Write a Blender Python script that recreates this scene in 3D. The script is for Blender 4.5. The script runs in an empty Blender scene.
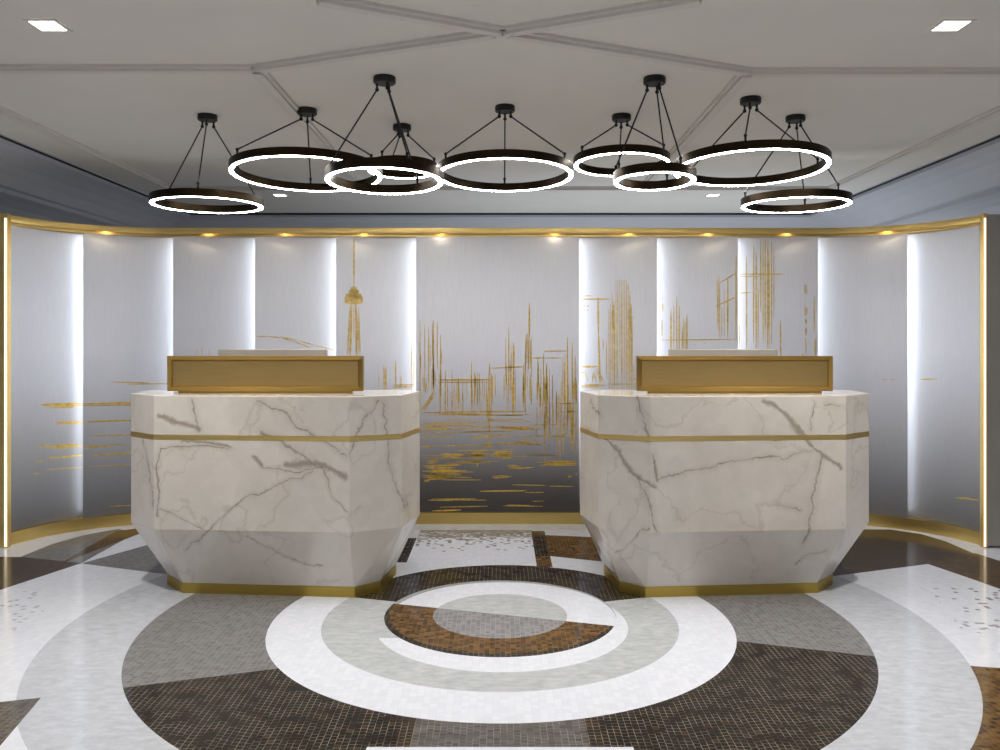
import bpy, bmesh, math, random
from mathutils import Vector
random.seed(7)
S = bpy.context.scene
COL = S.collection

# ------------------------------------------------------------------ measurements
EYE = 1.413           # camera height (m)
FP = 840.0            # focal length in photo pixels
HOR = 338.0           # horizon row of the photograph
CEIL = 2.75
def fl(x, y, z=0.0):
    """photo pixel -> point on a horizontal plane of height z (metres)"""
    d = FP * (EYE - z) / (y - HOR)
    return ((x - 500) * d / FP, d)
def ce(x, y):
    return fl(x, y, CEIL)
def xz(x, y, Y):
    return ((x - 500) * Y / FP, EYE + (HOR - y) * Y / FP)

# ------------------------------------------------------------------ node helper
class NT:
    def __init__(self, name):
        self.m = bpy.data.materials.new(name)
        self.m.use_nodes = True
        self.t = self.m.node_tree
        self.n = self.t.nodes
        self.b = self.n['Principled BSDF']
    def link(self, a, b):
        self.t.links.new(a, b)
    def put(self, sock, v):
        if isinstance(v, V): v = v.s
        if hasattr(v, 'is_output'): self.link(v, sock)
        else: sock.default_value = v
    def math(self, op, a, b=None, c=None, clamp=False):
        nd = self.n.new('ShaderNodeMath'); nd.operation = op; nd.use_clamp = clamp
        self.put(nd.inputs[0], a)
        if b is not None: self.put(nd.inputs[1], b)
        if c is not None: self.put(nd.inputs[2], c)
        return V(self, nd.outputs[0])
    def vmath(self, op, a, b=None, scale=None, out=0):
        nd = self.n.new('ShaderNodeVectorMath'); nd.operation = op
        self.put(nd.inputs[0], a)
        if b is not None: self.put(nd.inputs[1], b)
        if scale is not None: self.put(nd.inputs['Scale'], scale)
        return V(self, nd.outputs[out])
    def coords(self, kind='Object'):
        tc = self.n.new('ShaderNodeTexCoord'); return V(self, tc.outputs[kind])
    def sep(self, v):
        nd = self.n.new('ShaderNodeSeparateXYZ'); self.put(nd.inputs[0], v)
        return [V(self, o) for o in nd.outputs]
    def comb(self, x, y, z):
        nd = self.n.new('ShaderNodeCombineXYZ')
        for s, v in zip(nd.inputs, (x, y, z)): self.put(s, v)
        return V(self, nd.outputs[0])
    def noise(self, v, scale, detail=3, rough=.5, color=False):
        nd = self.n.new('ShaderNodeTexNoise'); self.put(nd.inputs['Vector'], v)
        nd.inputs['Scale'].default_value = scale; nd.inputs['Detail'].default_value = detail
        nd.inputs['Roughness'].default_value = rough
        return V(self, nd.outputs['Color' if color else 0])
    def white(self, v):
        nd = self.n.new('ShaderNodeTexWhiteNoise'); nd.noise_dimensions = '3D'
        self.put(nd.inputs['Vector'], v); return V(self, nd.outputs[0])
    def mix(self, f, a, b):
        nd = self.n.new('ShaderNodeMix'); nd.data_type = 'RGBA'
        self.put(nd.inputs[0], f)
        for i, c in ((6, a), (7, b)):
            if isinstance(c, (tuple, list)): nd.inputs[i].default_value = (*c, 1)
            else: self.put(nd.inputs[i], c)
        return V(self, nd.outputs[2])
    def ramp(self, f, stops, interp='LINEAR'):
        nd = self.n.new('ShaderNodeValToRGB'); self.put(nd.inputs[0], f)
        r = nd.color_ramp; r.interpolation = interp
        while len(r.elements) < len(stops): r.elements.new(.5)
        for e, (p, c) in zip(r.elements, stops):
            e.position = p; e.color = (*c, 1)
        return V(self, nd.outputs[0])
    def rng(self, v, a, b, c=0., d=1., smooth=False):
        nd = self.n.new('ShaderNodeMapRange'); nd.interpolation_type = 'SMOOTHSTEP' if smooth else 'LINEAR'
        self.put(nd.inputs[0], v)
        for i, q in enumerate((a, b, c, d)): nd.inputs[i + 1].default_value = q
        return V(self, nd.outputs[0])
    def bump(self, h, strength, dist):
        nd = self.n.new('ShaderNodeBump'); nd.inputs['Strength'].default_value = strength
        nd.inputs['Distance'].default_value = dist
        self.put(nd.inputs['Height'], h); self.link(nd.outputs[0], self.b.inputs['Normal'])
    def set(self, **k):
        for key, v in k.items():
            s = self.b.inputs[key.replace('_', ' ')]
            if isinstance(v, tuple) and len(v) == 3: v = (*v, 1)
            self.put(s, v)
        return self
class V:
    def __init__(self, nt, s): self.nt = nt; self.s = s
    def __add__(a, b): return a.nt.math('ADD', a, b)
    def __sub__(a, b): return a.nt.math('SUBTRACT', a, b)
    def __mul__(a, b): return a.nt.math('MULTIPLY', a, b)
    def __gt__(a, b): return a.nt.math('GREATER_THAN', a, b)
    def __lt__(a, b): return a.nt.math('LESS_THAN', a, b)
    def inv(a): return a.nt.math('SUBTRACT', 1.0, a)

def simple(name, col, rough=.5, metal=0., noise=0., nscale=20., coat=0.):
    m = NT(name)
    if noise:
        n = m.noise(m.coords(), nscale, 4)
        f = m.rng(n, .3, .7, 1 - noise, 1 + noise)
        c = m.vmath('SCALE', tuple(col), scale=f)
        m.set(Base_Color=c)
    else:
        m.set(Base_Color=tuple(col))
    m.set(Roughness=rough, Metallic=metal, Coat_Weight=coat)
    return m.m
def brass(name, col, rough=.3, streak=(1, 1, 60)):
    m = NT(name)
    v = m.vmath('MULTIPLY', m.coords(), streak)
    n = m.noise(v, 6., 5, .6)
    c = m.vmath('SCALE', tuple(col), scale=m.rng(n, .3, .7, .88, 1.1))
    m.set(Base_Color=c, Metallic=1., Roughness=m.rng(n, .3, .7, rough * .85, rough * 1.15))
    return m.m
def glow(name, col, st):
    m = NT(name); m.set(Base_Color=(.8, .8, .8), Emission_Color=tuple(col), Emission_Strength=st); return m.m

M = {}
M['brass'] = brass('brushed_brass', (.80, .58, .21), .38)
M['brass_plinth'] = brass('brushed_brass_plinth', (.68, .49, .17), .34)
M['brass_kick'] = brass('dull_yellow_brass', (.50, .36, .085), .42)
M['brass_deep'] = brass('antique_brass', (.42, .27, .075), .36)
M['brass_panel'] = brass('antique_brass_sheet', (.42, .295, .12), .5)
M['gold_paint'] = simple('gold_leaf_paint', (.62, .41, .075), .42, .3, .25, 40)
M['gold_paint_pale'] = simple('pale_gold_leaf_paint', (.64, .46, .15), .45, .25, .25, 40)
M['ceiling'] = simple('matt_ceiling_paint', (.68, .65, .59), .85, 0, .02, 3)
M['trim'] = simple('satin_ceiling_moulding', (.62, .585, .53), .6, 0, .02, 5)
M['wall'] = simple('grey_wall_paint', (.42, .43, .47), .8, 0, .03, 3)
M['crown'] = simple('grey_moulding_paint', (.50, .51, .54), .6, 0, .02, 5)
M['gap'] = simple('painted_gap_shade', (.012, .012, .014), .8, 0, .1, 8)  # black colour paints in the shade of the ceiling gaps
M['bronze'] = brass('dark_bronze', (.030, .021, .012), .36)
M['black'] = simple('black_metal', (.008, .0075, .0075), .5, .2, .2, 30)
M['led'] = glow('ring_led_diffuser', (1., .97, .93), 37.0)
M['strip'] = glow('panel_led_strip', (.90, .95, 1.), 5.2)
M['puck'] = glow('puck_led', (1., .88, .62), 8.0)
M['post_led'] = glow('post_led_strip', (1., .90, .66), 1.25)
M['down'] = glow('downlight_diffuser', (1., .96, .9), 7.0)
M['white_trim'] = simple('white_downlight_frame', (.6, .58, .53), .5, 0, .03, 10)
M['backing'] = simple('grey_screen_backing', (.6, .6, .62), .7, 0, .03, 6)
M['return'] = simple('taupe_return_panel', (.33, .31, .28), .55, 0, .04, 5)
M['monitor'] = simple('monitor_grey_plastic', (.42, .39, .35), .45, 0, .03, 20)
M['screen'] = simple('monitor_glass', (.02, .02, .025), .15, 0, .1, 5)

# ---- silk mural panel: white at the top fading into charcoal (dyed cloth)
def silk(name, low):
    m = NT(name)
    p = m.coords('Object'); x, y, z = m.sep(p)
    w = m.noise(m.vmath('MULTIPLY', p, (1.2, 1.2, .35)), 2.0, 3)
    zz = z + (w - .5) * .10
    c = m.ramp(m.rng(zz, 0.0, 2.0), low + [
        (.50, (.61, .625, .69)), (.62, (.71, .725, .79)), (.80, (.75, .765, .83)), (1., (.77, .785, .84))])
    th = m.noise(m.vmath('MULTIPLY', p, (200, 200, 8)), 1.0, 2)
    c = m.vmath('SCALE', c, scale=m.rng(th, .3, .7, .97, 1.03))
    m.set(Base_Color=c, Roughness=.42, Specular_IOR_Level=.4, Sheen_Weight=.15)
    return m.m
M['silk'] = silk('ombre_silk_panel', [(.04, (.055, .048, .047)), (.12, (.10, .092, .092)), (.20, (.20, .193, .20)), (.30, (.345, .345, .375)), (.38, (.46, .46, .505))])
M['silk_pale'] = silk('ombre_silk_panel_pale', [(.02, (.15, .15, .16)), (.12, (.22, .22, .235)), (.20, (.30, .30, .32)), (.30, (.40, .405, .43)), (.38, (.49, .495, .535))])


# ---- white marble with drawn veins
def marble(name, veins, seed):
    m = NT(name)
    p = m.coords('Object')
    off = m.vmath('ADD', p, (seed, seed * .7, seed * .3))
    warp = m.vmath('SUBTRACT', m.noise(off, 3.4, 6, .62, color=True), (.5, .5, .5))
    q = m.vmath('ADD', p, m.vmath('SCALE', warp, scale=.17))
    q = m.vmath('MULTIPLY', q, (1, 0, 1))
    wv = m.noise(off, 9.0, 3)
    dmin = None; smin = None
    for (ax, az, bx, bz, w) in veins:
        a = (ax, 0, az); d = (bx - ax, 0, bz - az); L2 = d[0] ** 2 + d[2] ** 2
        r = m.vmath('SUBTRACT', q, a)
        t = m.math('MULTIPLY', m.vmath('DOT_PRODUCT', r, d, out=1), 1 / L2, clamp=True)
        dd = m.vmath('LENGTH', m.vmath('SUBTRACT', r, m.vmath('SCALE', d, scale=t)), out=1)
        dd = dd * (1 / w)
        if w >= .012: smin = dd if smin is None else m.math('MINIMUM', smin, dd)
        else: dmin = dd if dmin is None else m.math('MINIMUM', dmin, dd)
    wid = m.rng(wv, .3, .7, .25, 1.1)
    core = m.rng(m.math('DIVIDE', dmin, wid), .1, 1.5, 1., 0., True)
    halo = m.rng(dmin, 0., 6., 1., 0., True)
    soft = m.noise(m.vmath('ADD', off, m.vmath('SCALE', warp, scale=.5)), 3.2, 5, .6)
    thin = m.rng(m.math('ABSOLUTE', m.noise(m.vmath('ADD', off, m.vmath('SCALE', warp, scale=.3)), 2.0, 2) - .5), 0., .012, 1., 0., True)
    base = m.mix(m.rng(soft, .35, .75), (.76, .705, .635), (.63, .58, .515))
    c = m.mix(thin * .28, base, (.40, .34, .27))
    c = m.mix(halo * .3, c, (.46, .40, .33))
    c = m.mix(m.rng(m.math('DIVIDE', smin, m.rng(wv, .3, .7, .4, 1.4)), 0., 1.5, .9, 0., True), c, (.34, .28, .22))
    c = m.mix(core * m.rng(wv, .3, .65, .45, .85), c, (.27, .22, .17))
    m.set(Base_Color=c, Roughness=.14, Specular_IOR_Level=.5, Coat_Weight=.3, Coat_Roughness=.05)
    return m.m

# ---- mosaic floor
def floor_mat():
    m = NT('mosaic_floor')
    p = m.coords('Object'); x, y, z = m.sep(p)
    ax = m.math('ABSOLUTE', x)
    def circ(cx, cy, r):
        d = m.vmath('DISTANCE', p, (cx, cy, 0), out=1); return d < r
    def poly(pts, flat=False):
        P = pts if flat else [fl(*q) for q in pts]
        A = sum(P[i][0] * P[(i + 1) % len(P)][1] - P[(i + 1) % len(P)][0] * P[i][1] for i in range(len(P)))
        if A < 0: P = P[::-1]
        f = None
        for i in range(len(P)):
            (x0, y0), (x1, y1) = P[i], P[(i + 1) % len(P)]
            nx, ny = -(y1 - y0), x1 - x0
            L = math.hypot(nx, ny); nx /= L; ny /= L
            h = m.vmath('DOT_PRODUCT', p, (nx, ny, 0), out=1) > (nx * x0 + ny * y0)
            f = h if f is None else f * h
        return f
    def below(a, b):           # camera side of the line through two pixels
        (x0, y0), (x1, y1) = fl(*a), fl(*b)
        s = (y1 - y0) / (x1 - x0)
        return (y - x * s) < (y0 - x0 * s)
    # tiles ------------------------------------------------------
    def tiles(s, g, sh=0.):
        tx = x * (1 / s); ty = y * (1 / s)
        ix = m.math('FLOOR', tx); iy = m.math('FLOOR', ty)
        if sh:
            tx = tx + m.white(m.comb(iy, 3.3, sh)) ; ix = m.math('FLOOR', tx)
        ty = ty + m.white(m.comb(ix, 5.1, .4)); iy = m.math('FLOOR', ty)
        fx = m.math('FRACT', tx); fy = m.math('FRACT', ty)
        gr = m.math('MAXIMUM', fx < g, fy < g)
        rnd = m.white(m.comb(ix, iy, 1.7 + sh))
        rnd2 = m.white(m.comb(ix, iy, 9.1 + sh))
        return gr, rnd, rnd2
    gA, rA, rA2 = tiles(.024, .085)
    gC, rC, rC2 = tiles(.030, .05)
    gB, rB, rB2 = tiles(.05, .03, 5.)
    mottled = m.noise(p, 3.0, 4)
    streak = m.noise(m.vmath('MULTIPLY', p, (1, 2.2, 1)), 16., 4, .65)
    # materials --------------------------------------------------
    white = m.mix(m.rng(rC, 0, 1), (.72, .75, .83), (.79, .815, .89))
    white = m.mix(gC * .35, white, (.56, .56, .57))
    carr = m.mix(m.rng(streak, .3, .7), (.42, .445, .46), (.57, .59, .61))
    carr = m.vmath('SCALE', carr, scale=m.rng(rB, 0, 1, .95, 1.04))
    carr_lt = m.mix(m.rng(streak, .3, .7), (.47, .49, .535), (.61, .635, .69))
    carr_lt = m.vmath('SCALE', carr_lt, scale=m.rng(rB, 0, 1, .96, 1.03))
    gray = m.mix(m.rng(rA, 0, 1), (.16, .158, .16), (.22, .218, .22))
    gray = m.mix(gA * .55, gray, (.37, .365, .36))
    gry2 = m.mix(m.rng(rA, 0, 1), (.20, .20, .215), (.29, .29, .305))
    gry2 = m.mix(gA * .55, gry2, (.46, .45, .44))
    dark = m.mix(m.rng(rA, .2, 1), (.004, .003, .002), (.020, .011, .006))
    dark = m.mix(m.rng(rA2, .955, .975), dark, (.055, .03, .014))
    keep = m.rng(m.noise(p, 14., 3), .38, .56, .12, 1.)
    dark = m.mix(gA * keep * .62, dark, (.40, .35, .28))
    amb = m.mix(m.rng(rA, 0, 1), (.05, .024, .007), (.18, .096, .03))
    amb = m.mix(gA * .35, amb, (.30, .20, .10))
    brn = m.mix(m.rng(rA, 0, 1), (.02, .014, .009), (.085, .052, .03))
    brn = m.mix(gA * .4, brn, (.22, .17, .12))
    gdk = m.mix(m.rng(rA, 0, 1), (.075, .066, .058), (.125, .11, .10))
    gdk = m.mix(gA * .6 * keep, gdk, (.34, .31, .28))
    # layers, painted from the back to the front -------------------
    c = white
    c = m.mix(circ(-.003, 4.271, 2.131), c, carr_lt)
    # corners of the hall
    c = m.mix(poly([(0, 702), (41, 697.6), (0, 746), (-60, 800), (-200, 735)]), c, gdk)
    out = circ(-.003, 4.271, 2.131).inv()
    c = m.mix(poly([(960, 665), (1000, 668), (1300, 690), (1250, 860), (960, 860)]) * out, c, amb)
    # left of the left desk
    c = m.mix(poly([(-60, 556), (22, 556), (112, 529), (112, 520), (-60, 520)]), c, white)
    c = m.mix(poly([(20, 557), (52, 544), (84, 535), (118, 529), (138, 532), (80, 564), (62, 562)]), c, gray)
    c = m.mix(poly([(116, 531), (140, 528), (160, 526), (139, 534), (82, 563), (62, 562)]), c, amb)
    c = m.mix(poly([(-80, 556), (22, 557), (82, 563), (0, 590), (-120, 626)]), c, brn)
    c = m.mix(poly([(81, 563.5), (147, 545), (240, 545), (240, 580), (168, 574.5)]), c, gray)
    # right of the right desk
    arc = circ(2.47, 5.30, .98)
    c = m.mix(poly([(780, 529), (890, 529.5), (921, 534), (928, 564), (780, 583)]), c, brn)
    c = m.mix(poly([(921, 534), (945, 541), (975, 554), (1010, 574), (1010, 592), (928, 564)]), c, brn)
    c = m.mix(poly([(925, 562), (975, 553), (1060, 580), (1100, 625)]), c, m.mix(.5, brn, amb))
    # scattered chips in the white field
    spk = rA2 > .90
    rgt = poly([(928, 588), (1030, 588), (1060, 655), (960, 628)])
    lft = poly([(0, 594), (36, 590), (44, 612), (0, 640)])
    dens = m.rng(ax, 1.9, 2.7, 0., 1.)
    c = m.mix((rgt + lft * .6) * spk * m.rng(dens, 0, 1, .2, .95), c, (.22, .21, .23))
    # wide dark ring and its grey sector
    DK = circ(.0, 4.228, 1.737)
    ring = m.mix((x < 0) * below((128, 687), (282, 668)).inv(), dark, gray)
    ring = m.mix((x > 0) * below((737, 641), (872, 656)).inv(), ring, gray)
    ring = m.mix(ax < .365, ring, m.mix(.15, dark, amb))
    ring = m.mix(ax < .31, ring, gdk)
    c = m.mix(DK, c, ring)
    c = m.mix((y < fl(500, 747)[1]) * (ax < .46), c, white)
    # behind the straight line through the rings
    back = (y - ax * .32) > (4.496 - .546 * .32)
    top = m.mix(circ(.016, 4.338, .889), white, dark)
    top = m.mix(DK * (ax > .72), top, dark)
    c = m.mix(back * DK, c, top)
    front = back.inv()
    c = m.mix(circ(.005, 4.218, 1.139) * front, c, white)
    c = m.mix(circ(.0, 4.236, .883) * front, c, carr)
    lim = m.math('MAXIMUM', y < fl(374, 638)[1], x > -.25)
    c = m.mix(circ(.010, 4.170, .619) * front * lim, c, white)
    # small off-centre disc
    C2 = circ(.001, 4.307, .589)
    dn = below((408, 605), (614, 626))
    amb2 = m.mix(circ(.005, 4.335, .575), dark, amb)
    up = m.mix(circ(.012, 4.285, .575), m.mix(.5, gray, carr), white)
    c = m.mix(C2, c, m.mix(dn, up, amb2))
    c = m.mix(circ(0., 4.294, .342), c, m.mix(dn, carr, gry2))
    # rectangles in front of the mural
    X = lambda a, b: (x > a) * (x < b)
    Y = lambda a, b: (y > a) * (y < b)
    yy = lambda r: fl(500, r)[1]
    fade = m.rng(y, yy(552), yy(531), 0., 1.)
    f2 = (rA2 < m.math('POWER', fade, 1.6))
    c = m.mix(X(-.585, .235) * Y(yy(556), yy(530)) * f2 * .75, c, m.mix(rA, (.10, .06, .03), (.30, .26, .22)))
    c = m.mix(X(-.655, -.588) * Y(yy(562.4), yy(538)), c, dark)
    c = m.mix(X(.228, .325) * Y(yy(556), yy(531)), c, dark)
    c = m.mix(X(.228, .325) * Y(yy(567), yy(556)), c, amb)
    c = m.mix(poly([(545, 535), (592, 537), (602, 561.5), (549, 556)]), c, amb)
    c = m.mix((y > yy(530)) * (ax < 2.2), c, carr)
    m.set(Base_Color=c, Roughness=m.rng(mottled, .3, .7, .10, .16), Specular_IOR_Level=.23)
    m.bump(gA.inv(), .06, .002)
    return m.m
M['floor'] = floor_mat()

# ------------------------------------------------------------------ mesh helper
class MB:
    def __init__(self): self.v = []; self.f = []
    def add(self, vs, fs):
        o = len(self.v); self.v += [tuple(q) for q in vs]; self.f += [tuple(i + o for i in q) for q in fs]
    def box(self, x0, x1, y0, y1, z0, z1):
        self.add([(x0, y0, z0), (x1, y0, z0), (x1, y1, z0), (x0, y1, z0), (x0, y0, z1), (x1, y0, z1), (x1, y1, z1), (x0, y1, z1)],
                 [(3, 2, 1, 0), (4, 5, 6, 7), (0, 1, 5, 4), (1, 2, 6, 5), (2, 3, 7, 6), (3, 0, 4, 7)])
        return self
    def loft(self, loops, cap0=True, cap1=True, closed=True):
        n = len(loops[0]); vs = [q for L in loops for q in L]; fs = []
        for k in range(len(loops) - 1):
            for i in range(n if closed else n - 1):
                j = (i + 1) % n
                fs.append((k * n + i, k * n + j, (k + 1) * n + j, (k + 1) * n + i))
        if cap0: fs.append(tuple(range(n))[::-1])
        if cap1: fs.append(tuple((len(loops) - 1) * n + i for i in range(n)))
        self.add(vs, fs); return self
    def prism(self, P, z0, z1):
        return self.loft([[(x, y, z0) for x, y in P], [(x, y, z1) for x, y in P]])
    def ringsweep(self, prof, path, closed):
        """prof: (r, z) pairs, path: list of functions"""
        n = len(prof); vs = []; fs = []
        for fn in path: vs += [fn(*q) for q in prof]
        K = len(path)
        for k in range(K if closed else K - 1):
            k2 = (k + 1) % K
            for i in range(n):
                j = (i + 1) % n
                fs.append((k * n + i, k2 * n + i, k2 * n + j, k * n + j))
        if not closed:
            fs.append(tuple(range(n))); fs.append(tuple((K - 1) * n + i for i in range(n))[::-1])
        self.add(vs, fs); return self
    def tube(self, a, b, r, n=8, r2=None):
        a = Vector(a); b = Vector(b); d = (b - a).normalized()
        u = d.orthogonal().normalized(); w = d.cross(u); r2 = r if r2 is None else r2
        L = []
        for c, q in ((a, r), (b, r2)):
            L.append([tuple(c + q * (math.cos(t) * u + math.sin(t) * w)) for t in [2 * math.pi * i / n for i in range(n)]])
        return self.loft(L)
    def disc(self, c, prof, n=32):
        """lathe around the vertical axis through c; prof is a closed (r, z) outline"""
        path = [(lambda r, z, t=t: (c[0] + r * math.cos(t), c[1] + r * math.sin(t), c[2] + z)) for t in [2 * math.pi * i / n for i in range(n)]]
        return self.ringsweep(prof, path, True)
    def ball(self, c, r, n=8):
        prof = [(max(r * math.sin(math.pi * i / n), 1e-5), r * math.cos(math.pi * i / n)) for i in range(n + 1)]
        K = 10
        path = [(lambda rr, z, t=t: (c[0] + rr * math.cos(t), c[1] + rr * math.sin(t), c[2] + z)) for t in [2 * math.pi * i / K for i in range(K)]]
        return self.ringsweep(prof, path, True)
    def build(self, name, mat, parent=None, bevel=0., smooth=False, origin=None):
        me = bpy.data.meshes.new(name)
        o0 = Vector(origin) if origin else Vector((0, 0, 0))
        me.from_pydata([tuple(Vector(q) - o0) for q in self.v], [], self.f)
        bm = bmesh.new(); bm.from_mesh(me)
        bmesh.ops.remove_doubles(bm, verts=bm.verts, dist=1e-6)
        bmesh.ops.recalc_face_normals(bm, faces=bm.faces)
        bm.to_mesh(me); bm.free()
        me.materials.append(M[mat])
        ob = bpy.data.objects.new(name, me); COL.objects.link(ob)
        ob.location = o0
        if smooth:
            me.polygons.foreach_set('use_smooth', [True] * len(me.polygons))
            me.set_sharp_from_angle(angle=math.radians(35))
        if bevel:
            b = ob.modifiers.new('bevel', 'BEVEL'); b.width = bevel; b.segments = 2; b.limit_method = 'ANGLE'; b.angle_limit = math.radians(20)
        if parent is not None:
            ob.parent = parent
            ob.location = o0 - parent.location
        return ob
def thing(name, label, cat, loc, group=None):
    o = bpy.data.objects.new(name, None); COL.objects.link(o)
    o.location = loc; o.empty_display_size = .1
    o['label'] = label; o['category'] = cat
    if group: o['group'] = group
    return o
def part(name, mb, mat, root, **k):
    """part geometry is given in world metres; it is stored relative to its thing"""
    return mb.build(name, mat, root, origin=tuple(root.location), **k)
def subpart(name, mb, mat, par, root, **k):
    ob = mb.build(name, mat, None, origin=tuple(root.location), **k)
    ob.parent = par; ob.location = (0, 0, 0)
    return ob
def struct(name, mb, mat, label, cat, **k):
    o = mb.build(name, mat, **k); o['kind'] = 'structure'; o['label'] = label; o['category'] = cat
    return o

# ------------------------------------------------------------------ the room
struct('floor', MB().box(-4.4, 4.4, -4.0, 9.6, -.1, 0), 'floor', 'polished mosaic floor with dark and white rings', 'floor')
struct('ceiling', MB().box(-4.4, 4.4, -4.0, 9.6, CEIL, CEIL + .1), 'ceiling', 'flat beige grey painted ceiling with shallow mouldings', 'ceiling')
struct('wall_left', MB().box(-4.4, -4.3, -4.0, 9.5, 0, CEIL), 'wall', 'grey wall on the left beyond the curved screen', 'wall')
struct('wall_right', MB().box(4.3, 4.4, -4.0, 9.5, 0, CEIL), 'wall', 'grey wall on the right beyond the curved screen', 'wall')
struct('wall_back', MB().box(-4.4, 4.4, 9.5, 9.6, 0, CEIL), 'wall', 'blue grey wall seen over the top of the screen', 'wall')

# ceiling battens: flat strips with a stepped edge
def batten(a, b, w=.085, h=.028, step=.02):
    a = Vector((*a, 0)); b = Vector((*b, 0)); d = (b - a).normalized(); n = Vector((-d.y, d.x, 0))
    mb = MB()
    for ww, z0 in ((w, CEIL - h * .5), (w - 2 * step, CEIL - h)):
        P = [a + n * ww / 2, a - n * ww / 2, b - n * ww / 2, b + n * ww / 2]
        mb.prism([(q.x, q.y) for q in P], z0, CEIL + .005)
    return mb
kL = ce(256, 67); kR = ce(748, 70)
cx = ce(503, 30)
TR = [
    (kL, (-4.3, kL[1]), 'straight ceiling moulding running left from the left corner of the coffer'),
    (kL, ce(494, 31), 'slanted ceiling moulding from the left corner up to the centre crossing'),
    (ce(509, 31), kR, 'slanted ceiling moulding from the centre crossing to the right corner'),
    (kR, (4.3, kR[1]), 'straight ceiling moulding running right from the right corner of the coffer'),
    (cx, ce(319, -3), 'slanted ceiling moulding leaving the picture at the upper left'),
    (cx, ce(700, -3), 'slanted ceiling moulding leaving the picture at the upper right'),
    ((kL[0], kL[1]), (kL[0] - .02, 7.45), 'depthwise ceiling moulding behind the left pendants'),
    ((kR[0], kR[1]), (kR[0] + .03, 7.45), 'depthwise ceiling moulding behind the right pendants'),
    ((-2.87, -1), (-2.93, 7.45), 'long depthwise ceiling moulding along the left side'),
    ((2.87, -1), (2.93, 7.45), 'long depthwise ceiling moulding along the right side'),
    ((-2.93, 7.45), (2.93, 7.45), 'crosswise ceiling moulding at the far end behind the pendants'),
]
for i, (a, b, lab) in enumerate(TR):
    struct('trim_%d' % (i + 1), batten(a, b), 'trim', lab, 'moulding')

# crown moulding, a stepped and coved profile swept along the left, back and right
PROF = [(0, .0), (.0, -.010), (.05, -.010), (.05, -.035), (.16, -.05), (.27, -.085), (.36, -.14), (.43, -.21), (.47, -.215),
        (.47, -.25), (.56, -.265), (.66, -.30), (.74, -.36), (.79, -.43), (.83, -.435), (.83, -.47), (.90, -.48), (.96, -.53), (1.0, -.60), (1.05, -.61), (1.05, -.66), (1.1, -.66), (1.1, .0)]
def crown(name, fn0, fn1, lab):
    mb = MB(); n = len(PROF)
    vs = [fn0(d, z) for d, z in PROF] + [fn1(d, z) for d, z in PROF]
    fs = [(i, (i + 1) % n, n + (i + 1) % n, n + i) for i in range(n)]
    fs += [tuple(range(n)), tuple(range(2 * n - 1, n - 1, -1))]
    mb.add(vs, fs); return struct(name, mb, 'crown', lab, 'crown moulding')
XE = 3.22
crown('trim_12', lambda d, z: (-XE - d * .98, -1, CEIL + z), lambda d, z: (-XE - .07 - d * .92, 9.02 + d * .43, CEIL + z), 'deep stepped crown moulding along the left wall')
crown('trim_13', lambda d, z: (XE + d * .98, -1, CEIL + z), lambda d, z: (XE + .07 + d * .92, 9.02 + d * .43, CEIL + z), 'deep stepped crown moulding along the right wall')
crown('trim_14', lambda d, z: (-XE - .07 - d * .92, 9.02 + d * .43, CEIL + z), lambda d, z: (XE + .07 + d * .92, 9.02 + d * .43, CEIL + z), 'stepped crown moulding along the far wall')
g = MB()
for s in (-1, 1):
    g.prism([(s * (XE - .0), -1), (s * (XE + .03), -1), (s * (XE + .10), 9.0), (s * (XE + .07), 9.0)], CEIL - .016, CEIL + .002)
    struct('trim_%d' % (15 if s < 0 else 16), g, 'gap', 'black strip painted as the shade of a gap beside the crown moulding on the %s' % ('left' if s < 0 else 'right'), 'shadow gap')
    g = MB()
struct('trim_17', MB().box(-XE - .07, XE + .07, 8.98, 9.02, CEIL - .016, CEIL + .002), 'gap', 'black strip painted as the shade of a gap at the far end of the ceiling', 'shadow gap')

# ------------------------------------------------------------------ curved mural screen
CXS = -.03; Y0 = 6.38; HALF = 2.47; R0 = .8625; PHI1 = math.radians(78)
ARC0 = HALF; ARCL = R0 * PHI1
def path(s, d=0.):
    """point on the screen's front line (s = arc length from the middle), d behind it"""
    sg = 1 if s >= 0 else -1; a = abs(s)
    if a <= HALF: return (CXS + s, Y0 + d)
    ph = (a - HALF) / R0; r = R0 + d
    return (CXS + sg * (HALF + r * math.sin(ph)), Y0 - R0 + r * math.cos(ph))
SMAX = HALF + ARCL
def s_at(px, d):
    """arc length whose point at depth d shows at photo column px"""
    k = (px - 500) / FP
    lo, hi = -SMAX - .02, SMAX + .02
    for _ in range(50):
        mid = (lo + hi) / 2; X, Y = path(mid, d(mid) if callable(d) else d)
        if X / Y < k: lo = mid
        else: hi = mid
    return (lo + hi) / 2
def srange(s0, s1, step=.05):
    n = max(2, int(abs(s1 - s0) / step) + 1)
    pts = [s0 + (s1 - s0) * i / (n - 1) for i in range(n)]
    return pts
def sweep(prof, s0, s1, step=.05):
    """closed profile of (d, z) swept along the screen"""
    mb = MB()
    mb.ringsweep(prof, [(lambda d, z, s=s: (*path(s, d), z)) for s in srange(s0, s1, step)], False)
    return mb

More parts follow.
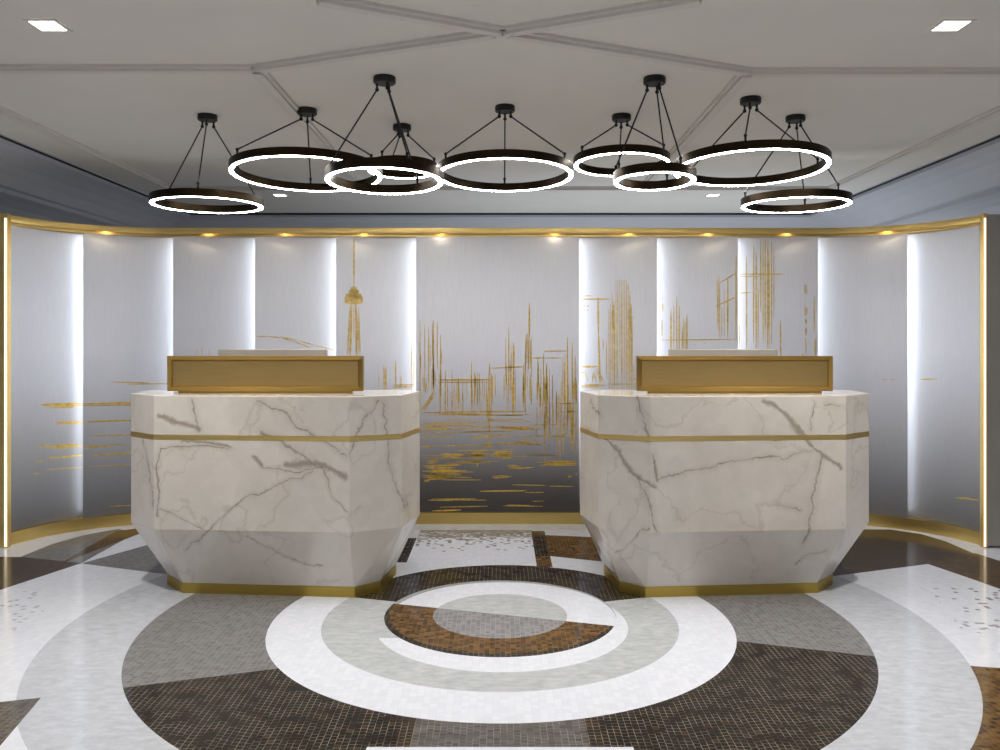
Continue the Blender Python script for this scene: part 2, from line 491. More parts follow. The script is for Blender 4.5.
PT = .086       # plinth top
ZT = 2.185      # panel top
T = .010
DOUT, DIN, OVER = .022, .108, .07     # each sheet leans: free edge forward, tucked edge behind its neighbour
BND_L = [416, 336, 255, 173, 83.5, 9.5]
BND_R = [579, 657, 738, 818, 907, 980]
bounds = {}
SL = [s_at(p, DOUT) for p in BND_L]
SR = [s_at(p, DOUT) for p in BND_R]
panels = [(0, 0, SL[0], SR[0])]
for i in range(1, 6):
    panels.append((-1, i, SL[i], SL[i - 1] + OVER))
    panels.append((1, i, SR[i - 1] - OVER, SR[i]))
PLAB = {
    (0, 0): 'wide centre mural panel with gold skyline strokes above dark water',
    (-1, 1): 'mural panel with a gold needle tower, left of the wide centre panel',
    (-1, 2): 'mural panel with a thin gold arc behind the left monitor',
    (-1, 3): 'nearly plain mural panel third to the left of the wide centre one',
    (-1, 4): 'curved mural panel with gold water strokes beside the left desk',
    (-1, 5): 'leftmost curved mural panel with gold water strokes next to the brass post',
    (1, 1): 'mural panel with a rounded gold tower, right of the wide centre panel',
    (1, 2): 'mural panel with a slanted gold frame building above the right monitor',
    (1, 3): 'mural panel with tall gold high-rise lines reaching the top rail',
    (1, 4): 'plain curved mural panel beside the right desk',
    (1, 5): 'rightmost curved mural panel with two short gold strokes by the brass post',
}
# gold strokes as photo columns/rows: (x0, y0, x1, y1, width px)
def rel(ox, oy, k, L): return [(ox + a / k, oy + b / k, ox + c / k, oy + d / k, w) for a, b, c, d, w in L]
ST = {k: [] for k in PLAB}
rnd = random.Random(3)
c0 = rel(400, 220, 3.75, [
    (75, 375, 75, 720, .9), (93, 390, 93, 600, .8), (108, 400, 108, 640, 1.), (125, 375, 125, 650, 1.), (140, 380, 140, 560, .8), (152, 430, 152, 720, 1.),
    (84, 715, 132, 645, 3.), (90, 590, 96, 650, 3), (126, 560, 124, 640, 3.2), (135, 600, 338, 599, 1.5), (140, 609, 330, 608, .8),
    (170, 560, 170, 730, .9), (178, 600, 178, 735, .7), (195, 560, 195, 640, .8), (220, 590, 220, 710, 1.4), (268, 530, 268, 715, 1.1), (280, 570, 279, 700, 1.),
    (290, 610, 290, 690, .7), (298, 580, 298, 680, .7), (310, 600, 310, 660, .6), (336, 535, 336, 590, 1.2), (340, 580, 340, 715, 4.0), (339, 700, 338, 760, 3.2), (335, 750, 334, 845, 1.2),
    (338, 556, 470, 550, 1.), (357, 575, 357, 665, .8), (397, 440, 397, 640, .8), (408, 400, 408, 690, 1.1), (417, 470, 417, 640, .7), (425, 460, 426, 728, 1.5), (432, 560, 432, 728, .7),
    (470, 460, 470, 732, 1.), (475, 430, 476, 560, 2.), (485, 310, 485, 440, 1.7), (486, 430, 486, 580, 3.0), (80, 722, 470, 717, 1.2), (100, 730, 460, 732, .8),
    (495, 518, 540, 517, 1.3), (540, 492, 632, 491, .9), (540, 518, 605, 517, .7), (518, 535, 518, 650, 1.5), (528, 560, 528, 740, .7), (545, 590, 545, 690, 3.6), (548, 690, 547, 800, 2.6), (542, 700, 541, 920, .8),
    (538, 500, 538, 600, .7), (560, 560, 560, 800, .6), (572, 580, 572, 830, .6), (588, 640, 588, 880, .7), (600, 660, 600, 900, .9), (615, 480, 615, 760, 2.2), (612, 740, 612, 880, .9),
    (628, 440, 628, 760, 1.3), (646, 460, 646, 700, 1.1), (655, 590, 655, 690, 3.4), (637, 680, 636, 760, 4.), (645, 740, 645, 850, 1.2), (660, 660, 660, 880, .8), (590, 690, 660, 686, 1.), (600, 720, 665, 718, .8),
])
c0 += rel(400, 360, 3.75, [
    (80, 238, 330, 232, 1.), (80, 250, 200, 246, 1.7), (80, 262, 190, 260, 1.5), (190, 245, 480, 258, 1.), (370, 253, 530, 256, 2.), (80, 272, 420, 268, .7), (80, 290, 200, 288, .9), (270, 285, 420, 283, 1.),
    (510, 285, 665, 284, .9), (540, 382, 664, 381, 1.8), (548, 388, 664, 389, 1.8), (80, 325, 130, 323, 1.5), (130, 322, 345, 318, .7), (310, 322, 350, 316, 3.2), (440, 306, 490, 305, 2.2),
    (215, 340, 345, 338, .9), (250, 352, 330, 349, 4.), (270, 364, 320, 360, 3.), (340, 345, 420, 349, 3.2), (355, 356, 410, 358, 3.), (380, 364, 418, 366, 2.), (150, 353, 240, 355, 1.8), (160, 362, 235, 365, .8),
    (288, 372, 290, 400, 1.2), (95, 384, 150, 378, 2.4), (85, 398, 230, 393, 1.7), (95, 408, 215, 408, 2.2), (85, 417, 250, 415, 1.5), (110, 425, 235, 426, 2.2), (88, 435, 205, 436, 2.8), (85, 447, 190, 441, 2.), (90, 455, 110, 452, 1.8), (140, 438, 270, 441, .8),
    (400, 400, 450, 402, 3.), (430, 407, 505, 402, 1.2), (345, 440, 415, 437, 2.), (300, 492, 475, 490, 1.3), (420, 468, 545, 470, .7), (560, 473, 650, 474, .7), (470, 497, 540, 496, .7),
    (150, 552, 330, 548, .8), (120, 566, 230, 562, 1.4), (630, 438, 645, 436, 1.6), (660, 425, 662, 430, 1.5),
])
for _ in range(16):
    x0 = rnd.uniform(424, 540); y0 = rnd.uniform(424, 512); w = rnd.uniform(8, 45)
    c0.append((x0, y0, min(x0 + w, 576), y0 + rnd.uniform(-.5, .5), rnd.uniform(.5, .8)))
for xa, xb, ya, yb, n in ((419, 442, 322, 410, 8), (442, 490, 372, 412, 16), (504, 516, 345, 412, 8), (522, 534, 360, 412, 8), (536, 578, 352, 455, 26)):
    for _ in range(n):
        x0 = rnd.uniform(xa, xb); y0 = rnd.uniform(ya, ya + (yb - ya) * .6)
        c0.append((x0, y0, x0 + rnd.uniform(-.4, .4), min(y0 + rnd.uniform(14, 45), yb + 6), rnd.uniform(.45, .8)))
for _ in range(26):
    x0 = rnd.uniform(421, 560); y0 = rnd.uniform(408, 470); w = rnd.uniform(14, 60)
    c0.append((x0, y0, min(x0 + w, 577), y0 + rnd.uniform(-.6, .6), rnd.uniform(.4, .75)))
ST[(0, 0)] = c0
ST[(-1, 1)] = rel(240, 230, 4.41, [
    (503, 30, 503, 250, 1.4), (462, 308, 542, 308, 8.2), (466, 293, 536, 293, 7.), (480, 278, 524, 278, 7.), (488, 264, 516, 264, 7.),
    (490, 320, 477, 560, 2.2), (494, 320, 487, 560, 1.3), (510, 320, 516, 560, 1.6), (517, 320, 527, 560, 2.), (502, 330, 502, 480, .8), (510, 440, 512, 560, .8),
    (640, 598, 640, 705, 2.6), (612, 630, 612, 690, .6), (687, 575, 687, 690, 1.3), (710, 640, 710, 690, .8), (757, 488, 757, 702, .8), (766, 560, 766, 690, .6), (672, 690, 772, 688, 2.6), (690, 683, 770, 681, 1.)])
def arcs(pts, w): return [(pts[i][0], pts[i][1], pts[i + 1][0], pts[i + 1][1], w) for i in range(len(pts) - 1)]
ST[(-1, 2)] = arcs([(256, 336.5), (268, 336.3), (281, 337.6), (293, 341), (310, 347.6)], 1.) + arcs([(281, 336.6), (297, 340.3), (315, 345.2), (335, 350.5)], .8)
ST[(-1, 3)] = [(197, 349, 197, 356, .6), (202, 347, 202, 356, .6), (210, 350, 210, 356, .6)]
ST[(-1, 4)] = rel(0, 380, 3.75, [(415, 7, 560, 11, 1.), (480, 16, 640, 14, .9), (312, 90, 560, 84, 1.8), (312, 97, 560, 93, 1.2), (312, 158, 560, 150, 1.6), (330, 210, 560, 204, .9), (312, 250, 420, 248, 1.4), (312, 258, 500, 236, .8),
    (340, 285, 560, 270, 1.4), (330, 325, 560, 316, .6), (410, 474, 560, 470, .7)])
ST[(-1, 5)] = rel(0, 380, 3.75, [(150, 92, 312, 88, 1.7), (175, 98, 285, 98, 3.), (160, 95, 312, 95, 1.5), (208, 160, 312, 156, 1.3), (205, 166, 312, 160, 1.), (130, 245, 185, 243, 1.2), (165, 255, 312, 246, 2.8), (200, 247, 300, 243, 2.),
    (130, 307, 165, 303, 1.2), (170, 295, 312, 282, 1.8), (128, 352, 150, 350, 1.2), (170, 337, 312, 327, .8)])
tw = []
for u, a, b, w in [(208, 260, 690, .9), (216, 235, 690, 1.2), (226, 175, 690, 1.4), (236, 220, 700, 2.), (246, 115, 690, 1.), (256, 108, 690, 1.2), (266, 105, 560, .9), (275, 105, 690, 1.3), (284, 108, 690, 1.), (293, 108, 680, 1.1), (303, 110, 690, 1.3), (312, 130, 690, 1.4), (320, 170, 700, 1.8), (328, 235, 700, 1.8), (334, 300, 690, .9), (341, 560, 690, .8)]:
    tw.append((u, a, u + rnd.uniform(-2, 2), b, w * .60))
for u in (232, 322): tw.append((u, 240, u + 1, 380, 1.8))
ST[(1, 1)] = rel(570, 260, 5.355, tw + [(50, 210, 217, 209, 1.2), (75, 192, 120, 192, .8), (150, 200, 152, 400, 1.6), (153, 390, 160, 660, 1.8), (52, 245, 60, 245, 1.2), (70, 246, 82, 246, 1.2), (90, 247, 102, 247, 1.2), (52, 268, 60, 268, 1.2), (72, 268, 82, 268, 1.2), (92, 268, 100, 268, 1.2), (52, 295, 58, 295, 1.2),
    (60, 572, 150, 570, 1.8), (140, 575, 175, 655, 2.4), (60, 605, 80, 600, 1.2), (80, 600, 95, 650, 1.), (120, 655, 125, 600, 1.), (130, 600, 140, 655, 1.), (50, 675, 200, 672, 2.6), (200, 665, 370, 664, .8), (340, 640, 370, 632, .8), (345, 660, 372, 660, .7), (195, 440, 195, 640, .7), (175, 420, 180, 480, .8)])
ST[(1, 2)] = rel(650, 235, 5.555, [(380, 240, 380, 582, 2.), (372, 250, 374, 380, .6), (432, 235, 431, 580, 1.3), (478, 118, 477, 582, 1.3), (390, 265, 480, 210, 1.2), (362, 398, 482, 342, 1.2), (400, 400, 398, 560, .5), (412, 300, 412, 560, .5), (42, 584, 480, 580, 1.),
    (116, 412, 116, 655, 1.5), (132, 390, 132, 650, .8), (148, 342, 148, 640, .9), (162, 390, 162, 650, 1.1), (187, 472, 187, 660, 2.), (205, 442, 205, 655, 1.2), (178, 540, 178, 640, .7), (70, 378, 70, 425, 1.3), (66, 470, 66, 560, .8), (64, 340, 64, 360, .5), (245, 606, 250, 612, .8), (300, 600, 306, 604, .8)])
ST[(1, 3)] = rel(650, 235, 5.555, [(535, 120, 536, 632, 1.2), (575, 60, 575, 600, 1.), (590, 95, 590, 632, 1.5), (602, 300, 600, 632, .7), (615, 24, 615, 430, 1.), (628, 24, 628, 600, .7), (640, 24, 640, 580, 1.1), (655, 24, 654, 632, 1.6), (662, 100, 662, 632, .7), (675, 40, 675, 610, .9), (688, 60, 688, 460, .7),
    (496, 218, 748, 217, 1.3), (496, 230, 620, 229, .7), (496, 322, 562, 319, 1.2), (496, 480, 496, 632, .7), (725, 470, 725, 680, 1.3), (865, 275, 865, 338, 2.), (866, 388, 866, 455, 2.), (866, 462, 866, 500, 1.6), (866, 512, 866, 560, 1.8), (864, 570, 866, 660, 1.), (912, 340, 912, 545, .9), (918, 575, 918, 675, 1.8), (848, 655, 848, 675, 1.)])
ST[(1, 4)] = [(882, 379.6, 887, 379.4, .6), (890, 379.8, 895, 379.2, .6)]
ST[(1, 5)] = [(920, 379.3, 938, 379, 1.1), (955, 497.6, 979, 500.2, 1.), (962, 497, 970, 498, .6)]

def surf(px, py, d):
    s = s_at(px, d); X, Y = path(s, d(s))
    return s, EYE + (HOR - py) * Y / FP, Y
def stroke(mb, st, d, s0, s1):
    x0, y0, x1, y1, w = st
    sa, za, Ya = surf(x0, y0, d); sb, zb, Yb = surf(x1, y1, d)
    sa = min(max(sa, s0), s1); sb = min(max(sb, s0), s1)
    hw = (w if w < 1.2 else 1.2 + (w - 1.2) * .72) * .56 * Ya / FP
    if w >= 7: hw = w * .5 * Ya / FP
    L = math.hypot(sb - sa, zb - za)
    if L < 1e-4: return
    n = max(3, int(L / .06) + 2)
    tx, tz = (sb - sa) / L, (zb - za) / L
    loops = []
    for i in range(n):
        t = i / (n - 1)
        ww = hw * ((.35 + .65 * min(1, 4 * t, 4 * (1 - t)) if w < 1.9 else .8 + .2 * min(1, 9 * t, 9 * (1 - t))) + rnd.uniform(-.15, .15))
        ww = max(ww, .0014)
        cs, cz = sa + (sb - sa) * t, za + (zb - za) * t
        q = []
        for e, dd in ((1, .001), (1, -.0016), (-1, -.0016), (-1, .001)):
            ss = min(max(cs - tz * ww * e, s0), s1)
            q.append((*path(ss, d(ss) + dd), min(max(cz + tx * ww * e, PT + .004), ZT - .002)))
        loops.append(q)
    mb.loft(loops)
def sketch(L):
    """thick strokes become a hatch of several thin, uneven ones"""
    out = []
    for x0, y0, x1, y1, w in L:
        if not 1.9 <= w < 7: out.append((x0, y0, x1, y1, w)); continue
        n = 3 if w < 2.6 else (4 if w < 3.4 else 5)
        l = math.hypot(x1 - x0, y1 - y0); nx, ny = -(y1 - y0) / l, (x1 - x0) / l
        for k in range(n):
            o = (k / (n - 1) - .5) * w * 1.05 + rnd.uniform(-.15, .15)
            a, b = rnd.uniform(-.06, .22), rnd.uniform(.78, 1.08)
            out.append((x0 + (x1 - x0) * a + nx * o, y0 + (y1 - y0) * a + ny * o,
                        x0 + (x1 - x0) * b + nx * (o + rnd.uniform(-.3, .3)), y0 + (y1 - y0) * b + ny * (o + rnd.uniform(-.3, .3)), w / n * rnd.uniform(.7, 1.1)))
    return out
for side, i, s0, s1 in panels:
    def d(q, side=side, s0=s0, s1=s1):
        if side == 0: return DOUT
        t = (q - s0) / (s1 - s0)
        return DIN + (DOUT - DIN) * (t if side > 0 else 1 - t)
    mid = path((s0 + s1) / 2, .05)
    root = thing('mural_panel', PLAB[(side, i)], 'wall panel', (mid[0], mid[1], PT), 'ombre mural panels of the curved screen')
    pb = MB().ringsweep([(0, PT), (0, ZT), (T, ZT), (T, PT)], [(lambda e, z, q=q: (*path(q, d(q) + e), z)) for q in srange(s0, s1, .04)], False)
    part('panel_sheet', pb, 'silk' if i < 4 else 'silk_pale', root, smooth=True)
    mb = MB()
    for st in sketch(ST[(side, i)]): stroke(mb, st, d, s0 + .001, s1 - .001)
    part('gold_drawing', mb, 'gold_paint' if i in (0, 4, 5) else 'gold_paint_pale', root)
    # light strips on the back of the sheet, just behind the free edges
    for e in ([-1, 1] if i == 0 else ([side] if i < 5 else [])):
        se = s1 if e > 0 else s0
        a, b = (se - .024, se - .014) if e > 0 else (se + .014, se + .024)
        dd = DOUT + T
        part('light_strip', sweep([(dd + .003, PT + .03), (dd + .003, ZT - .02), (dd + .034, ZT - .02), (dd + .034, PT + .03)], a, b, .02), 'strip', root)

# backing wall, plinth, rail, posts
SE = SMAX
struct('wall_screen', sweep([(.14, 0), (.14, 2.20), (.20, 2.20), (.20, 0)], -SE, SE), 'backing', 'hidden backing wall that carries the curved mural', 'wall', smooth=True)
pl = thing('brass_plinth', 'curved brushed brass plinth along the foot of the mural screen', 'plinth', (CXS, Y0, 0))
part('plinth_body', sweep([(0, 0), (0, PT), (.139, PT), (.139, 0)], -SE, SE), 'brass_plinth', pl, smooth=True)
ra = thing('brass_rail', 'curved brass top rail with tiny spotlights above the mural screen', 'rail', (CXS, Y0, 2.19))
part('fascia', sweep([(-.03, 2.203), (-.034, 2.214), (-.03, 2.246), (-.018, 2.246), (-.018, 2.203)], -SE, SE), 'brass', ra, smooth=True)
part('soffit', sweep([(-.018, 2.234), (-.018, 2.246), (.20, 2.246), (.20, 2.234)], -SE, SE), 'brass', ra, smooth=True)
for k in (0,):
    part('back_board', sweep([(.018, ZT + .001), (.018, 2.2335), (.028, 2.2335), (.028, ZT + .001)], -SE, SE), 'brass', ra, smooth=True)
PUCKS = [107, 205, 283, 362, 440, 555, 630, 710, 790, 886]
def lamp(kind, loc, energy, color=(1, 1, 1), size=None, rot=(0, 0, 0), spot=None, blend=.5, name='lamp'):
    L = bpy.data.lights.new(name, kind); L.energy = energy; L.color = color
    if kind == 'AREA':
        if isinstance(size, tuple): L.shape = 'RECTANGLE'; L.size, L.size_y = size
        else: L.size = size
    else:
        L.shadow_soft_size = size or .02
    if kind == 'SPOT': L.spot_size = spot; L.spot_blend = blend
    o = bpy.data.objects.new(name, L); o.location = loc; o.rotation_euler = rot; COL.objects.link(o)
    return o
for px in PUCKS:
    s = s_at(px, -.008); X, Y = path(s, 0.0)
    part('spotlight', MB().disc((X, Y, 2.234), [(.0001, 0), (.011, 0), (.011, -.006), (.0001, -.006)], 16), 'puck', ra)
    lamp('SPOT', (X, Y - .0, 2.226), .5, (1, .86, .6), .006, (0, 0, 0), math.radians(165), .3, name='rail_spot_lamp')

for side in (-1, 1):
    s = side * SE
    ex, ey = path(s, 0)
    lab = 'brass end post with a lit edge at the %s end of the screen' % ('left' if side < 0 else 'right')
    po = thing('end_post', lab, 'post', (ex, ey, 0))
    w = .062 if side < 0 else .010
    x0, x1 = (ex - .10, ex + .030) if side < 0 else (ex - .030, ex - .003)
    part('post_body', MB().box(x0, x1, ey - .046, ey - .004, 0, 2.252), 'brass', po)
    x0, x1 = (ex + .012, ex + .025) if side < 0 else (ex - .027, ex - .017)
    part('light_strip', MB().box(x0, x1, ey - .052, ey - .046, .01, 2.22), 'post_led', po)
ex, ey = path(SE, 0)
struct('wall_right_return', MB().box(ex - .003, 4.3, ey - .045, ey + .05, .012, 2.245), 'return', 'flat taupe wall return beside the right brass post', 'wall')
ex, ey = path(-SE, 0)
struct('wall_left_return', MB().box(-4.3, ex - .10, ey - .045, ey + .05, .012, 2.245), 'return', 'flat taupe wall return beside the left brass post', 'wall')

# ------------------------------------------------------------------ reception desks
FRONT = [(-1.878, 4.56), (-.803, 4.48), (-.537, 4.60), (-.473, 4.95)]       # outer front, inner front, inner chamfer, inner side
OUTER = (-2.078, 4.73)
LEDGE = [OUTER] + FRONT + [(-.57, 5.08), (-2.12, 5.08)]
BODY = [OUTER] + FRONT + [(-.53, 5.35), (-2.12, 5.40)]
BASE = [(-1.907, 4.825), (-1.757, 4.655), (-.795, 4.575), (-.668, 4.69), (-.625, 5.02), (-.68, 5.27), (-1.95, 5.30)]
def desk(mir, lab, veins, seed):
    sx = -1 if mir else 1
    fx = lambda P: [(sx * x, y) for x, y in P]
    def shrink(P, k):
        cx_ = sum(q[0] for q in P) / len(P); cy_ = sum(q[1] for q in P) / len(P)
        r = []
        for (a, b) in P:
            L = math.hypot(a - cx_, b - cy_); r.append((a + (cx_ - a) / L * k, b + (cy_ - b) / L * k))
        return r
    r = thing('reception_desk', lab, 'reception desk', (sx * -1.28, 4.9, 0), 'marble reception desks')
    mn = 'calacatta_marble_%d' % (2 if mir else 1)
    M[mn] = marble(mn, veins, seed)
    up = lambda P, z: [(x, y, z) for x, y in fx(P)]
    a = MB().loft([up(BASE, .056), up(BODY, .375), up(BODY, .862)])
    part('lower_body', a, mn, r, bevel=.003)
    part('upper_band', MB().loft([up(LEDGE, .887), up(LEDGE, 1.1)]), mn, r, bevel=.003)
    part('brass_inlay', MB().loft([up(shrink(LEDGE, -.002), .862), up(shrink(LEDGE, -.002), .887)]), 'brass', r)
    part('brass_kick_plate', MB().loft([up(shrink(BASE, -.004), 0.0), up(shrink(BASE, -.004), .056)]), 'brass_kick', r)
    return r
# vein polylines, x along the desk and height, in metres relative to the desk's foot
def vl(ox, oy, k, lines, cx0):
    out = []
    for w, *pts in lines:
        q = []
        for u, v in pts:
            X, Z = xz(ox + u / k, oy + v / k, 4.52); q.append((X - cx0, Z))
        out += [(*q[i], *q[i + 1], w) for i in range(len(q) - 1)]
    return out
VL = vl(120, 330, 2.68, [
    (.006, (103, 318), (100, 420), (98, 505)), (.005, (103, 318), (190, 312), (300, 318)), (.014, (95, 232), (160, 240), (205, 262)), (.008, (200, 185), (203, 260)),
    (.006, (365, 190), (455, 212), (482, 250), (530, 290), (610, 330)), (.014, (355, 335), (375, 358)), (.010, (385, 265), (440, 300), (520, 370)), (.022, (440, 355), (530, 365), (605, 375)),
    (.005, (375, 365), (460, 380), (540, 372)), (.0045, (510, 382), (400, 425), (330, 450), (275, 492), (225, 545)), (.006, (545, 380), (572, 440), (608, 478)),
    (.004, (690, 190), (620, 320)), (.005, (700, 190), (722, 340), (752, 490)), (.003, (100, 490), (220, 530)), (.003, (340, 560), (460, 615), (540, 635)), (.012, (160, 295), (230, 300), (300, 312)), (.006, (35, 290), (70, 400), (85, 480)), (.004, (225, 545), (175, 590))], -1.28)
VR = vl(560, 330, 2.68, [
    (.010, (205, 182), (222, 220), (232, 280)), (.012, (115, 290), (165, 325), (212, 392), (248, 418)), (.008, (240, 320), (252, 400)), (.007, (212, 395), (232, 450), (248, 545)),
    (.005, (255, 395), (330, 375), (420, 365), (470, 350), (530, 342), (600, 348), (660, 335)), (.016, (545, 185), (600, 220), (640, 280), (665, 322), (705, 348), (765, 375)),
    (.008, (700, 350), (690, 440), (668, 500), (655, 570)), (.005, (585, 475), (640, 478)), (.006, (720, 200), (760, 205)), (.004, (680, 190), (665, 270)), (.004, (640, 640), (670, 610), (730, 590)), (.003, (150, 600), (230, 540)), (.005, (90, 180), (105, 240)), (.009, (560, 300), (585, 303))], 1.28)
desk(False, 'faceted white marble reception desk on the left with brown smudged veins', VL, 3.1)
desk(True, 'faceted white marble reception desk on the right with long branching grey veins', VR, 8.4)

# brass privacy screens and monitors
def screen_panel(mir, lab):
    sx = -1 if mir else 1
    x0, x1 = -1.883, -.776; y0 = 4.75; zb, zt = 1.112, 1.311
    r = thing('privacy_screen', lab, 'counter screen', (sx * (x0 + x1) / 2, 4.78, 1.1), 'brass privacy screens on the counters')
    def bx(a, b, c, d, e, f):
        a, b = (a, b) if sx > 0 else (-b, -a); return MB().box(a, b, c, d, e, f)
    fr = MB(); t = .028
    L = [[(sx * x0, y0, zb), (sx * x1, y0, zb), (sx * x1, y0, zt), (sx * x0, y0, zt)]]
    def lp(i, y): return [(sx * (x0 + i), y, zb + i), (sx * (x1 - i), y, zb + i), (sx * (x1 - i), y, zt - i), (sx * (x0 + i), y, zt - i)]
    fr.loft([lp(0, y0 + .045), lp(0, y0), lp(t * .75, y0 + .006), lp(t, y0 + .016), lp(t, y0 + .045)], False, False)
    fr.add(lp(0, y0 + .045) + lp(t, y0 + .045), [(0, 1, 5, 4), (1, 2, 6, 5), (2, 3, 7, 6), (3, 0, 4, 7)])
    part('frame', fr, 'brass_deep', r)
    part('infill_panel', bx(x0 + t, x1 - t, y0 + .014, y0 + .030, zb + t, zt - t), 'brass_panel', r)
    part('foot', bx(x0 + .06, x1 - .06, y0 + .008, y0 + .040, 1.1, zb), 'brass_deep', r)
screen_panel(False, 'framed antique brass privacy screen on the left marble desk')
screen_panel(True, 'framed antique brass privacy screen on the right marble desk')
def monitor(mir, lab):
    sx = -1 if mir else 1
    xc = sx * -1.386 - .013; y = 5.16; zt = 1.343
    r = thing('computer_monitor', lab, 'monitor', (xc, y, .862), 'monitors behind the privacy screens')
    part('housing', MB().box(xc - .334, xc + .334, y, y + .03, zt - .385, zt), 'monitor', r, bevel=.004)
    part('display', MB().box(xc - .326, xc + .326, y + .03, y + .033, zt - .375, zt - .01), 'screen', r)
    part('stand_neck', MB().box(xc - .03, xc + .03, y - .02, y - .001, .872, zt - .2), 'monitor', r, bevel=.003)
    part('stand_foot', MB().box(xc - .12, xc + .12, y - .06, y + .12, .862, .872), 'monitor', r, bevel=.003)
monitor(False, 'grey computer monitor peeking over the brass screen on the left desk')
monitor(True, 'grey computer monitor peeking over the brass screen on the right desk')

# ------------------------------------------------------------------ ring pendants
# canopy column, canopy row, ring centre row, ring width (px), cable angle, tilt, label
RINGS = [
    (207.5, 115, 205.3, 113, -80, 0., 'lowest ring pendant at far left, hanging clear of the others'),
    (307, 109, 175, 156, 100, 2., 'wide ring pendant second from the left with its right end behind another ring'),
    (384.5, 77, 181.5, 123, 60, 2., 'front ring pendant left of centre on long cables, overlapping two others'),
    (402, 125, 171, 72, 0, 1.5, 'small rear ring pendant almost hidden behind the front ring left of centre'),
    (505, 106, 176, 143, 90, 2.2, 'wide ring pendant hanging alone over the centre of the hall'),
    (621.5, 115, 165, 100, 85, 2., 'rear ring pendant right of centre, close under the ceiling'),
    (654.5, 77.5, 181.5, 86, 60, 2., 'small front ring pendant right of centre on long steep cables'),
    (750.5, 98, 169, 158, 10, 2., 'widest ring pendant on the right, its left edge behind the small front one'),
    (795.5, 116, 205.3, 110, 60, 0., 'lowest ring pendant at far right beneath the widest one'),
]
for px, py, ry, w, ang, tilt, lab in RINGS:
    X, Y = ce(px, py); R = .48 * w * Y / FP
    zr = EYE + (HOR - ry) * Y / FP
    r = thing('ring_pendant', lab, 'pendant light', (X, Y, CEIL), 'bronze ring pendants under the ceiling')
    can = part('canopy', MB().disc((X, Y, CEIL), [(.0001, 0), (.055, 0), (.057, -.005), (.057, -.030), (.052, -.035), (.0001, -.035)], 36), 'black', r, smooth=True)
    ta = math.radians(tilt * 1.4)
    def tp(x, y, z, X=X, Y=Y, zr=zr, ta=ta):       # near side raised
        return (X + x, Y + y * math.cos(ta) + z * math.sin(ta), zr + z * math.cos(ta) - y * math.sin(ta))
    n = 96; wd = .030; hh = .046
    def sw(prof):
        return MB().ringsweep(prof, [(lambda rr, z, t=t: tp(rr * math.cos(t), rr * math.sin(t), z)) for t in [2 * math.pi * i / n for i in range(n)]], True)
    body = part('ring_body', sw([(R, .0), (R, hh), (R - wd, hh), (R - wd, .0), (R - wd + .004, .0), (R - wd + .004, .006), (R - .004, .006), (R - .004, .0)]), 'bronze', r, smooth=True)
    part('light_diffuser', sw([(R - .004, -.002), (R - .004, .006), (R - wd + .004, .006), (R - wd + .004, -.002)]), 'led', r, smooth=True)
    for k in range(3):
        t = math.radians(ang + 120 * k)
        a = Vector((X + .038 * math.cos(t), Y + .038 * math.sin(t), CEIL - .035))
        b = Vector(tp((R - wd / 2) * math.cos(t), (R - wd / 2) * math.sin(t), hh))
        d = (b - a).normalized()
        b2 = b + Vector((0, 0, .03))
        d = (b2 - (a - Vector((0, 0, .03)))).normalized()
        a2 = a - Vector((0, 0, .03))
        cab = part('suspension_cable', MB().tube(a2, b2, .0042, 8), 'black', r)
        subpart('cable_swivel', MB().tube(a + Vector((0, 0, .002)), a2, .006, 8).ball(a2, .0105), 'black', cab, r)
        subpart('cable_clamp', MB().tube(b, b2, .006, 8).ball(b2, .0095), 'black', cab, r)

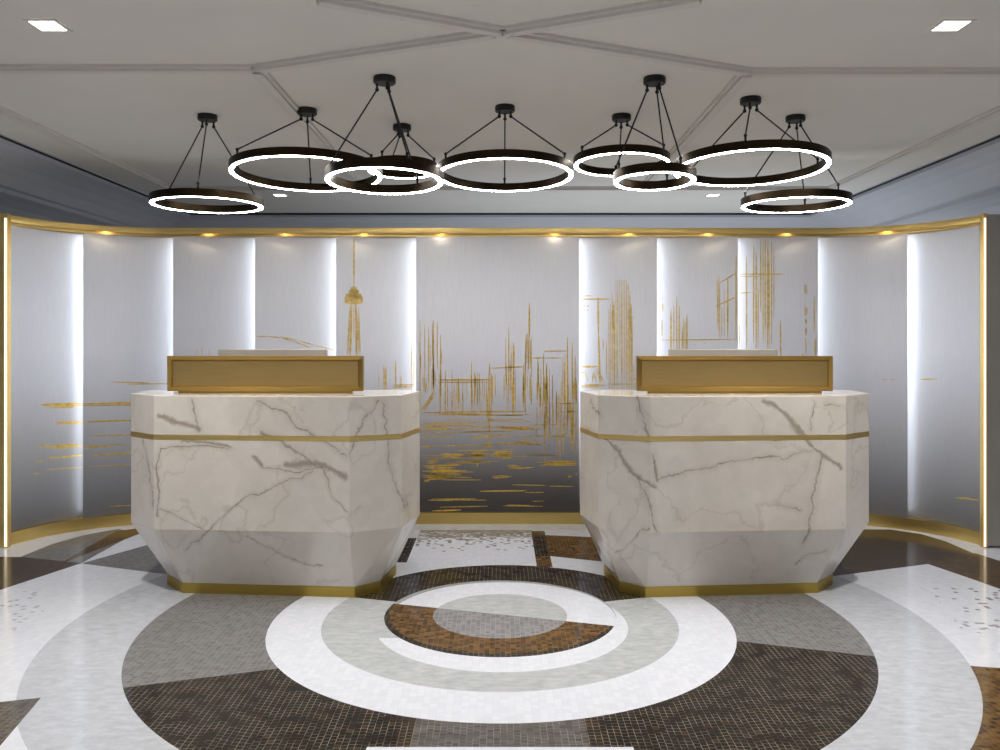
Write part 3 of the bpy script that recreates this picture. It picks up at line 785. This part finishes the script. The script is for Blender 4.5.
# ------------------------------------------------------------------ recessed downlights
def downlight(x, y, lab, sz=.11):
    r = thing('recessed_downlight', lab, 'ceiling light', (x, y, CEIL), 'square recessed downlights')
    h = sz / 2; f = h + .016
    fr = MB()
    L = lambda q, z: [(x - q, y - q, z), (x + q, y - q, z), (x + q, y + q, z), (x - q, y + q, z)]
    fr.loft([L(f, CEIL - .001), L(f, CEIL - .005), L(h, CEIL - .005), L(h, CEIL - .001)], False, False)
    part('frame', fr, 'white_trim', r)
    part('diffuser', MB().box(x - h, x + h, y - h, y + h, CEIL - .004, CEIL - .001), 'down', r)
    return r
DL = []
a = ce(48, 25); downlight(a[0], a[1], 'square recessed downlight at the upper left of the ceiling'); DL.append((a, 1.))
a = ce(951, 25); downlight(a[0], a[1], 'square recessed downlight at the upper right of the ceiling'); DL.append((a, 1.))
a = ce(280, 195); downlight(a[0], a[1], 'tiny distant square downlight behind the left ring pendants', .10); DL.append((a, .25))
a = ce(713, 195); downlight(a[0], a[1], 'tiny distant square downlight behind the right ring pendants', .10); DL.append((a, .25))
for (x, y), k in DL:
    lamp('SPOT', (x, y, CEIL - .03), 120 * k, (1, .96, .9), .06, (0, 0, 0), math.radians(110), .8, name='downlight_lamp')
# unseen downlights of the hall, added to light the desk fronts
for x in (-1.9, 0, 1.9):
    for y in (1.2, -1.6):
        lamp('SPOT', (x, y, CEIL - .03), 50, (1, .95, .88), .06, (0, 0, 0), math.radians(120), .8, name='downlight_lamp')
lamp('AREA', (1.6, 8.1, .7), 34, (.87, .92, 1.), (4.6, .8), (math.radians(180), 0, 0), name='rear_ceiling_fill')  # unseen lamp added behind the mural screen to brighten the rear ceiling

# ------------------------------------------------------------------ world, camera, view
W = bpy.data.worlds.new('world'); S.world = W; W.use_nodes = True
bg = W.node_tree.nodes['Background']; bg.inputs[0].default_value = (.93, .96, 1., 1); bg.inputs[1].default_value = .4
cam = bpy.data.cameras.new('camera'); co = bpy.data.objects.new('camera', cam); COL.objects.link(co)
co.location = (0, 0, EYE); co.rotation_euler = (math.radians(90), 0, 0)
cam.sensor_width = 36; cam.lens = 36 * FP / 1000; cam.shift_y = -(375 - HOR) / 1000
cam.clip_start = .05
S.camera = co
vs = S.view_settings
vs.view_transform = 'Standard'; vs.look = 'None'; vs.gamma = 1; vs.use_curve_mapping = False; vs.exposure = 0.28
